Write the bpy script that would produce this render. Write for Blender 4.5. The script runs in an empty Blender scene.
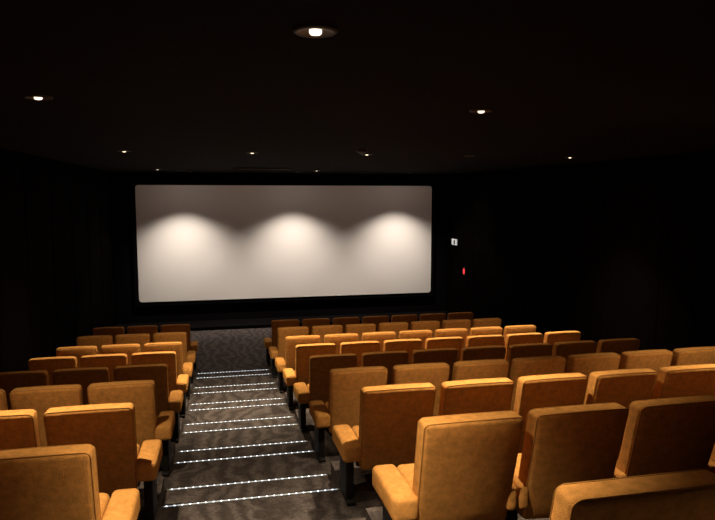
import bpy, bmesh, math, random
from mathutils import Vector
random.seed(4)
sc = bpy.context.scene
try:
    sc.view_settings.view_transform = 'Standard'
except Exception: pass

# ------------------------------------------------------------ materials
def mat(name, col, rough=0.8, metal=0.0, spec=0.3, emis=None, estr=0.0, noise=None, bump=None, sheen=0.0):
    m = bpy.data.materials.new(name); m.use_nodes = True
    nt = m.node_tree; b = nt.nodes['Principled BSDF']
    b.inputs['Base Color'].default_value = (*col, 1)
    b.inputs['Roughness'].default_value = rough
    b.inputs['Metallic'].default_value = metal
    b.inputs['Specular IOR Level'].default_value = spec
    b.inputs['Sheen Weight'].default_value = sheen
    if sheen: b.inputs['Sheen Tint'].default_value = (*[min(1,c*1.6) for c in col],1)
    if emis:
        b.inputs['Emission Color'].default_value = (*emis, 1)
        b.inputs['Emission Strength'].default_value = estr
    tc = nt.nodes.new('ShaderNodeTexCoord')
    if noise:
        scale, lo, hi = noise
        n = nt.nodes.new('ShaderNodeTexNoise'); n.inputs['Scale'].default_value = scale
        n.inputs['Detail'].default_value = 8; n.inputs['Roughness'].default_value = .7
        nt.links.new(tc.outputs['Object'], n.inputs['Vector'])
        r = nt.nodes.new('ShaderNodeValToRGB')
        r.color_ramp.elements[0].position = .3; r.color_ramp.elements[1].position = .7
        r.color_ramp.elements[0].color = (*[c*lo for c in col], 1)
        r.color_ramp.elements[1].color = (*[c*hi for c in col], 1)
        nt.links.new(n.outputs['Fac'], r.inputs['Fac'])
        nt.links.new(r.outputs['Color'], b.inputs['Base Color'])
    if bump:
        scale, st = bump
        n = nt.nodes.new('ShaderNodeTexNoise'); n.inputs['Scale'].default_value = scale
        nt.links.new(tc.outputs['Object'], n.inputs['Vector'])
        bp = nt.nodes.new('ShaderNodeBump'); bp.inputs['Strength'].default_value = st
        bp.inputs['Distance'].default_value = 0.01
        nt.links.new(n.outputs['Fac'], bp.inputs['Height'])
        nt.links.new(bp.outputs['Normal'], b.inputs['Normal'])
    return m

M_fab = mat('mustard_velour', (0.645, 0.298, 0.082), 1.0, spec=.03, noise=(26, .72, 1.22), bump=(320, .8), sheen=.15)
M_pipe = mat('seat_piping', (0.45, 0.21, 0.06), .9, spec=.06)
M_blk = mat('black_steel', (0.008, 0.007, 0.007), .6, spec=.25)
M_wall = mat('black_wall_fabric', (0.0028, 0.0018, 0.0017), .95, spec=.01, noise=(3, .6, 1.4), bump=(120, .3))
M_ceil = mat('black_ceiling_paint', (0.007, 0.0045, 0.0048), .9, spec=.05, noise=(2, .85, 1.15))
M_front = mat('black_masking_cloth', (0.004, 0.0035, 0.004), 1, spec=.03)
M_screen = mat('screen_vinyl', (0.80, 0.775, 0.76), .95, spec=.05, bump=(8, .02))
M_trim = mat('downlight_trim', (0.05, 0.045, 0.042), .4, metal=.6)
M_refl = mat('downlight_reflector', (0.16, 0.145, 0.13), .4, metal=.9)
M_lamp = mat('downlight_lamp', (1, 1, 1), emis=(1, .84, .66), estr=1.8)
M_alu = mat('step_nosing_aluminium', (0.16, 0.16, 0.16), .5, metal=.4)
M_led = mat('step_led', (1, 1, 1), emis=(0.85, .92, 1), estr=4.0)
M_ledline = mat('step_led_diffuser', (.5, .5, .5), emis=(0.78, .89, 1), estr=.7)
M_white = mat('sign_white', (.8, .8, .8), emis=(.9, .95, 1), estr=.25)
M_green = mat('sign_print', (.02, .05, .04), .6)
M_red = mat('red_indicator', (.6, .02, .02), emis=(1, .05, .06), estr=1.4)

# carpet
M_carpet = bpy.data.materials.new('wave_carpet'); M_carpet.use_nodes = True
nt = M_carpet.node_tree; b = nt.nodes['Principled BSDF']
b.inputs['Roughness'].default_value = .95; b.inputs['Specular IOR Level'].default_value = .08
tc = nt.nodes.new('ShaderNodeTexCoord')
w = nt.nodes.new('ShaderNodeTexWave'); w.inputs['Scale'].default_value = 1.6
w.inputs['Distortion'].default_value = 14; w.inputs['Detail'].default_value = 3; w.inputs['Detail Scale'].default_value = 1.3
nt.links.new(tc.outputs['Object'], w.inputs['Vector'])
r = nt.nodes.new('ShaderNodeValToRGB')
r.color_ramp.elements[0].position = .1; r.color_ramp.elements[1].position = .95
r.color_ramp.elements[0].color = (.045, .036, .035, 1); r.color_ramp.elements[1].color = (.084, .069, .067, 1)
nt.links.new(w.outputs['Fac'], r.inputs['Fac'])
n = nt.nodes.new('ShaderNodeTexNoise'); n.inputs['Scale'].default_value = 45; n.inputs['Detail'].default_value = 6
nt.links.new(tc.outputs['Object'], n.inputs['Vector'])
mx = nt.nodes.new('ShaderNodeMixRGB'); mx.blend_type = 'OVERLAY'; mx.inputs['Fac'].default_value = .8
nt.links.new(r.outputs['Color'], mx.inputs['Color1']); nt.links.new(n.outputs['Fac'], mx.inputs['Color2'])
nt.links.new(mx.outputs['Color'], b.inputs['Base Color'])
bp = nt.nodes.new('ShaderNodeBump'); bp.inputs['Strength'].default_value = .5; bp.inputs['Distance'].default_value = .01
nt.links.new(n.outputs['Fac'], bp.inputs['Height']); nt.links.new(bp.outputs['Normal'], b.inputs['Normal'])

# ------------------------------------------------------------ mesh helpers
class MB:
    def __init__(s): s.v = []; s.f = []; s.m = []; s.mats = []; s.sm = []
    def mi(s, m):
        if m not in s.mats: s.mats.append(m)
        return s.mats.index(m)
    def add(s, vs, fs, m, smooth=False, fn=None):
        o = len(s.v)
        s.v += [fn(*p) if fn else tuple(p) for p in vs]
        i = s.mi(m)
        for f in fs: s.f.append([a+o for a in f]); s.m.append(i); s.sm.append(smooth)
    def box(s, x0, x1, y0, y1, z0, z1, m):
        vs = [(x0,y0,z0),(x1,y0,z0),(x1,y1,z0),(x0,y1,z0),(x0,y0,z1),(x1,y0,z1),(x1,y1,z1),(x0,y1,z1)]
        s.add(vs, [(0,3,2,1),(4,5,6,7),(0,1,5,4),(1,2,6,5),(2,3,7,6),(3,0,4,7)], m)
    def rbox(s, x0, x1, y0, y1, z0, z1, r, m, fn=None, mid=4):
        h = [(x1-x0)/2, (y1-y0)/2, (z1-z0)/2]; c = [(x1+x0)/2, (y1+y0)/2, (z1+z0)/2]
        cs = []
        for k in range(3):
            e = [-h[k], -h[k]+r*.3, -h[k]+r*.62, -h[k]+r]
            inn = [(-h[k]+r) + (2*(h[k]-r))*j/mid for j in range(1, mid)]
            cs.append(e + inn + [-a for a in reversed(e)])
        idx = {}; vs = []; fs = []
        def vid(i, j, k):
            if (i,j,k) in idx: return idx[(i,j,k)]
            p = [cs[0][i], cs[1][j], cs[2][k]]
            q = [max(-(h[t]-r), min(h[t]-r, p[t])) for t in range(3)]
            d = Vector([p[t]-q[t] for t in range(3)])
            if d.length > 1e-9: d = d.normalized()*r
            idx[(i,j,k)] = len(vs); vs.append((c[0]+q[0]+d.x, c[1]+q[1]+d.y, c[2]+q[2]+d.z))
            return idx[(i,j,k)]
        N = len(cs[0])-1
        for a in range(N):
            for b_ in range(N):
                fs.append([vid(a,b_,0), vid(a,b_+1,0), vid(a+1,b_+1,0), vid(a+1,b_,0)])
                fs.append([vid(a,b_,N), vid(a+1,b_,N), vid(a+1,b_+1,N), vid(a,b_+1,N)])
                fs.append([vid(a,0,b_), vid(a+1,0,b_), vid(a+1,0,b_+1), vid(a,0,b_+1)])
                fs.append([vid(a,N,b_), vid(a,N,b_+1), vid(a+1,N,b_+1), vid(a+1,N,b_)])
                fs.append([vid(0,a,b_), vid(0,a,b_+1), vid(0,a+1,b_+1), vid(0,a+1,b_)])
                fs.append([vid(N,a,b_), vid(N,a+1,b_), vid(N,a+1,b_+1), vid(N,a,b_+1)])
        s.add(vs, fs, m, True, fn)
    def tube(s, pts, rad, m, closed=True, fn=None, n=6):
        P = [Vector(fn(*p)) if fn else Vector(p) for p in pts]; L = len(P); vs = []; fs = []
        for i, p in enumerate(P):
            a = P[(i-1) % L] if closed or i > 0 else p; c = P[(i+1) % L] if closed or i < L-1 else p
            t = (c-a).normalized(); u = t.cross(Vector((0,1,0.01))).normalized(); v = t.cross(u).normalized()
            for k in range(n):
                an = 2*math.pi*k/n; vs.append(tuple(p+u*math.cos(an)*rad+v*math.sin(an)*rad))
        for i in range(L if closed else L-1):
            j = (i+1) % L
            for k in range(n):
                fs.append([i*n+k, i*n+(k+1)%n, j*n+(k+1)%n, j*n+k])
        s.add(vs, fs, m, True)
    def ring(s, prof, m, cx=0, cy=0, n=32, cap=False):
        vs = []; fs = []
        for (rr, z) in prof:
            for k in range(n):
                a = 2*math.pi*k/n; vs.append((cx+rr*math.cos(a), cy+rr*math.sin(a), z))
        for i in range(len(prof)-1):
            for k in range(n):
                fs.append([i*n+k, i*n+(k+1)%n, (i+1)*n+(k+1)%n, (i+1)*n+k])
        if cap: fs.append([(len(prof)-1)*n+k for k in range(n)])
        s.add(vs, fs, m, True)
    def mesh(s, name):
        me = bpy.data.meshes.new(name); me.from_pydata(s.v, [], s.f)
        for m in s.mats: me.materials.append(m)
        for p, i, sm in zip(me.polygons, s.m, s.sm): p.material_index = i; p.use_smooth = sm
        bm = bmesh.new(); bm.from_mesh(me); bmesh.ops.recalc_face_normals(bm, faces=bm.faces); bm.to_mesh(me); bm.free()
        me.update(); return me
    def obj(s, name, loc=(0,0,0)):
        o = bpy.data.objects.new(name, s.mesh(name)); o.location = loc
        sc.collection.objects.link(o); return o

# ------------------------------------------------------------ layout (metres)
P = 1.29                             # row pitch
rowY = [1.47 + P*i for i in range(9)]     # rear top edge of each row's backs
rowZ = [1.525, 1.27, 1.035, .81, .61, .43, .255, .125, 0.0]
XL, XR = -2.52, 6.15
YB, YF = -2.2, 16.42
CAMZ = 3.26
CEIL = CAMZ+.57
AX0, AX1 = -.47, .88                 # aisle

pl = [(YB, 1.72)]
for y, z in zip(rowY, rowZ): pl.append((y-.29, z))
ai = [(YB, 1.72)]
prev = 1.72
for y, z in zip(rowY, rowZ):
    ai.append((y-.29-.51, (prev+z)/2)); ai.append((y-.29, z)); prev = z
def stair(mb, prof, x0, x1, m):
    ys = prof + [(YF, None)]
    for i, (y, z) in enumerate(prof):
        y2 = ys[i+1][0]
        mb.box(x0, x1, y, y2, -.3, z, m)
fl = MB()
stair(fl, pl, XL, AX0, M_carpet); stair(fl, pl, AX1, 5.25, M_carpet)
stair(fl, ai, AX0, AX1, M_carpet); stair(fl, ai, 5.25, XR, M_carpet)
fl.obj('floor')

def nosing(y, z, x0, x1):
    mb = MB()
    mb.box(x0, x1, y-.030, y+.004, z, z+.004, M_alu)
    mb.box(x0, x1, y, y+.006, z-.025, z+.004, M_alu)
    mb.box(x0+.02, x1-.02, y-.015, y-.009, z+.004, z+.0055, M_ledline)
    x = x0+.04
    while x < x1-.02:
        mb.box(x-.005, x+.005, y-.016, y-.008, z+.004, z+.0065, M_led)
        x += .055
    mb.obj('step_light_strip')
for i in range(1, len(ai)):
    y = ai[i][0]; z = ai[i-1][1]
    if y < 1.0 : continue
    nosing(y, z, AX0+.02, AX1-.02)

# ------------------------------------------------------------ seats
HW = .263; ZB, ZT = .27, .90
def bend(x, y, z):
    t = (z-ZB)/(ZT-ZB)
    ny = y + .16*(1-t)
    ny += .020*(x/HW)**2
    nx = x*(.955+.045*t)
    nz = z + .010*(1-(x/HW)**2)*max(0, t)
    return (nx, ny, nz)
def rrect(x0, x1, z0, z1, r, y, n=6):
    pts = []
    for cx, cz, a0 in ((x1-r, z1-r, 0), (x0+r, z1-r, 90), (x0+r, z0+r, 180), (x1-r, z0+r, 270)):
        for k in range(n+1):
            a = math.radians(a0+90*k/n); pts.append((cx+r*math.cos(a), y, cz+r*math.sin(a)))
    out = []
    for i, p in enumerate(pts):
        q = pts[(i+1) % len(pts)]; out.append(p)
        d = math.dist(p, q)
        for k in range(1, int(d/.06)+1):
            t = k/(int(d/.06)+1); out.append(tuple(p[j]+(q[j]-p[j])*t for j in range(3)))
    return out
def seat_mesh(name, endL, endR, pitch):
    mb = MB()
    mb.rbox(-HW, HW, .0, .12, ZB, ZT, .030, M_fab, bend, mid=8)
    e = HW-.004
    mb.tube(rrect(-e, e, ZB+.004, ZT-.004, .030, .012), .0036, M_pipe, fn=bend)
    mb.tube(rrect(-e, e, ZB+.004, ZT-.004, .030, .106), .0036, M_pipe, fn=bend)
    mb.rbox(-.215, .215, .085, .145, .34, .86, .028, M_fab, bend, mid=6)
    mb.rbox(-.222, .222, .22, .70, .30, .42, .04, M_fab, mid=5)
    mb.box(-.21, .21, .24, .66, .27, .31, M_blk)
    for s_, end in ((-1, endL), (1, endR)):
        a, c = (.232, pitch/2-.003) if not end else (.245, .385)
        x0, x1 = sorted((s_*a, s_*c))
        mb.rbox(x0, x1, .13, .60, .35, .485, .026 if not end else .032, M_fab, fn=lambda x,y,z: (x, y, z-.05*max(0,(y-.3))), mid=4)
        xm = (x0+x1)/2
        hw = .020 if not end else .03
        mb.rbox(xm-hw, xm+hw, .24, .50, .03, .38, .01, M_blk, mid=2)
        mb.rbox(xm-hw, xm+hw, .20, .56, .0, .035, .008, M_blk, mid=2)
    mb.box(-.25, .25, .30, .36, .25, .29, M_blk)
    return mb.mesh(name)
def place(x, y, z, me):
    o = bpy.data.objects.new('cinema_seat', me); o.location = (x, y, z); sc.collection.objects.link(o)
PR, PL = .592, .58
mR = seat_mesh('cinema_seat_mesh', False, False, PR); mRa = seat_mesh('cinema_seat_aisle_mesh', True, False, PR); mRe = seat_mesh('cinema_seat_end_mesh', False, True, PR)
mL = seat_mesh('cinema_seat_mesh', False, False, PL); mLa = seat_mesh('cinema_seat_aisle_mesh', False, True, PL)
for y, z in zip(rowY, rowZ):
    for i in range(7):
        place(.94+HW+PR*i, y, z, mRa if i == 0 else mRe if i == 6 else mR)
    for i in range(3):
        place(-.555-HW-PL*i, y, z, mLa if i == 0 else mL)

# ------------------------------------------------------------ shell
def slab(name, a, m):
    mb = MB(); mb.box(*a, m); return mb.obj(name)
for name, xin, xout, sgn in (('wall_left', XL, XL-.2, 1), ('wall_right', XR, XR+.2, -1)):
    mb = MB(); mb.box(min(xin,xout), max(xin,xout), YB, YF, -.3, CEIL, M_wall)
    y = YB+.6
    while y < YF-.3:                      # upholstered bays separated by narrow ribs
        a, c = sorted((xin-.01*sgn, xin+.008*sgn))
        mb.box(a, c, y, y+.03, 0, CEIL-.001, M_wall); y += 1.35
    mb.obj(name)
slab('wall_front', (XL-.2, XR+.2, YF, YF+.2, -.3, CEIL), M_front)
slab('wall_back', (XL-.2, XR+.2, YB-.2, YB, -.3, CEIL), M_wall)
slab('ceiling', (XL-.2, XR+.2, YB-.2, YF+.2, CEIL, CEIL+.15), M_ceil)
slab('stage_plinth', (XL+.002, XR-.002, 15.55, YF-.002, 0, .08), M_front)

SX0, SX1, SZ0, SZ1 = -1.97, 5.63, CAMZ-2.63, CAMZ+.265
mb = MB()
pts = [(p[0], 0, p[2]) for p in rrect(SX0, SX1, SZ0, SZ1, .07, 0)]
SY = 16.28
front = [(p[0], SY, p[2]) for p in pts]; back = [(p[0], SY+.02, p[2]) for p in pts]
L = len(pts)
mb.add(front+back, [list(range(L)), list(range(2*L-1, L-1, -1))]+[[i, (i+1)%L, L+(i+1)%L, L+i] for i in range(L)], M_screen)
mb.obj('projection_screen')
mb = MB(); f = .10; a, c = SY+.025, YF-.002
mb.box(SX0-f, SX1+f, a, c, SZ0-f, SZ0+.05, M_front); mb.box(SX0-f, SX1+f, a, c, SZ1-.05, SZ1+f, M_front)
mb.box(SX0-f, SX0+.05, a, c, SZ0+.05, SZ1-.05, M_front); mb.box(SX1-.05, SX1+f, a, c, SZ0+.05, SZ1-.05, M_front)
mb.obj('screen_masking_frame')

# ------------------------------------------------------------ downlights
def spot(name, loc, energy, col, half, blend, tilt=(0,0,0), rad=.04):
    l = bpy.data.lights.new(name, 'SPOT'); l.energy = energy; l.color = col
    l.spot_size = math.radians(2*half); l.spot_blend = blend; l.shadow_soft_size = rad
    o = bpy.data.objects.new(name, l); o.location = loc; o.rotation_euler = tilt
    sc.collection.objects.link(o); return o
def fixture(x, y, proud=True):
    mb = MB(); z = CEIL
    mb.ring([(.078, z), (.078, z-.006), (.070, z-.012), (.062, z-.012), (.060, z-.010)], M_trim, x, y)
    mb.ring([(.060, z-.010), (.046, z-.005), (.022, z-.003)], M_refl, x, y)
    if proud: mb.ring([(.022, z-.003), (.022, z-.012), (.018, z-.017), (.009, z-.019)], M_lamp, x, y, cap=True)
    else: mb.ring([(.022, z-.003), (.016, z-.005)], M_lamp, x, y, cap=True)
    mb.obj('recessed_downlight')
WARM = (1, .82, .54)
house_and_added = [(.34,2.22,560,43),(-1.0,4.02,390,46),(1.73,4.02,470,45),(4.45,4.02,480,45),  # last one is an unseen lamp, added to light the far right seats
         (-1.15,8.55,360,46),(.45,8.5,640,48),(2.0,8.5,420,46),(3.5,8.5,420,46),(5.07,8.5,500,42),  # next-to-last has no lit source there, kept as added seat light
         (-1.25,14.2,30,50),(2.18,14.2,30,50),(5.6,14.2,30,50),
         (-1.0,.35,180,46),(1.73,.35,420,41),(4.45,.35,80,42)]  # unseen overhead lamps out of view, added to light the near seats
for x, y, e, h in house_and_added:
    fixture(x, y, x != 3.5 and y < 14 or x == 2.18 or x == -1.25)
    spot('downlight_beam', (x, y, CEIL-.04), e, WARM, h, 1.0)
    if 1 < y < 10: spot('ambient_fill_added', (x, y, CEIL-.04), 10, (1, .58, .31), 78, .7)  # added reddish fill standing in for ambient light in the dark areas
for x in (-.83, 1.87, 4.6):
    fixture(x, 14.92, False)
    spot('screen_wash_beam', (x, 14.92, CEIL-.04), 92, (1, .865, .73), 55.5, .33, rad=.04)
    spot('screen_wash_low', (x, 14.92, CEIL-.04), 345, (1, .865, .73), 37, 1.0, tilt=(math.radians(20),0,0), rad=.03)
    spot('screen_fill_added', (x, 14.92, CEIL-.05), 8, (1, .86, .76), 89, .15, rad=.05)  # wide fill added to brighten the screen above the scallops

mb = MB(); mb.rbox(.3, 1.5, 13.1, 13.16, CEIL-.03, CEIL, .008, M_trim, mid=2); mb.obj('ceiling_slot_diffuser')
for x, y in ((1.75, 7.7), (-.6, 14.4)):
    mb = MB(); mb.ring([(.06, CEIL), (.06, CEIL-.02), (.045, CEIL-.04), (.02, CEIL-.045)], M_trim, x, y, cap=True); mb.obj('smoke_detector')

mb = MB()
mb.rbox(XR-.10, XR-.07, 15.5, 15.85, CAMZ-1.29, CAMZ-1.13, .008, M_white, mid=2)
mb.box(XR-.07, XR-.001, 15.6, 15.8, CAMZ-1.27, CAMZ-1.14, M_blk)
mb.box(XR-.103, XR-.099, 15.6, 15.68, CAMZ-1.27, CAMZ-1.16, M_green)
mb.obj('exit_sign')
mb = MB()
mb.rbox(XR-.09, XR-.05, 14.9, 15.02, CAMZ-2.02, CAMZ-1.79, .01, M_blk, mid=2)
mb.box(XR-.05, XR-.001, 14.92, 15.0, CAMZ-2.0, CAMZ-1.81, M_blk)
mb.rbox(XR-.11, XR-.085, 14.93, 14.99, CAMZ-1.97, CAMZ-1.84, .01, M_red, mid=2)
mb.obj('fire_alarm_call_point')

w = bpy.data.worlds.new('dark'); w.use_nodes = True
w.node_tree.nodes['Background'].inputs[0].default_value = (0, 0, 0, 1); sc.world = w

cd = bpy.data.cameras.new('camera'); cam = bpy.data.objects.new('camera', cd); sc.collection.objects.link(cam)
cam.location = (0, 0, CAMZ); cam.rotation_euler = (math.radians(90-5.8), 0, math.radians(-12.4))
cd.sensor_width = 36; cd.lens = 631/715*36; cd.clip_start = .02
sc.camera = cam
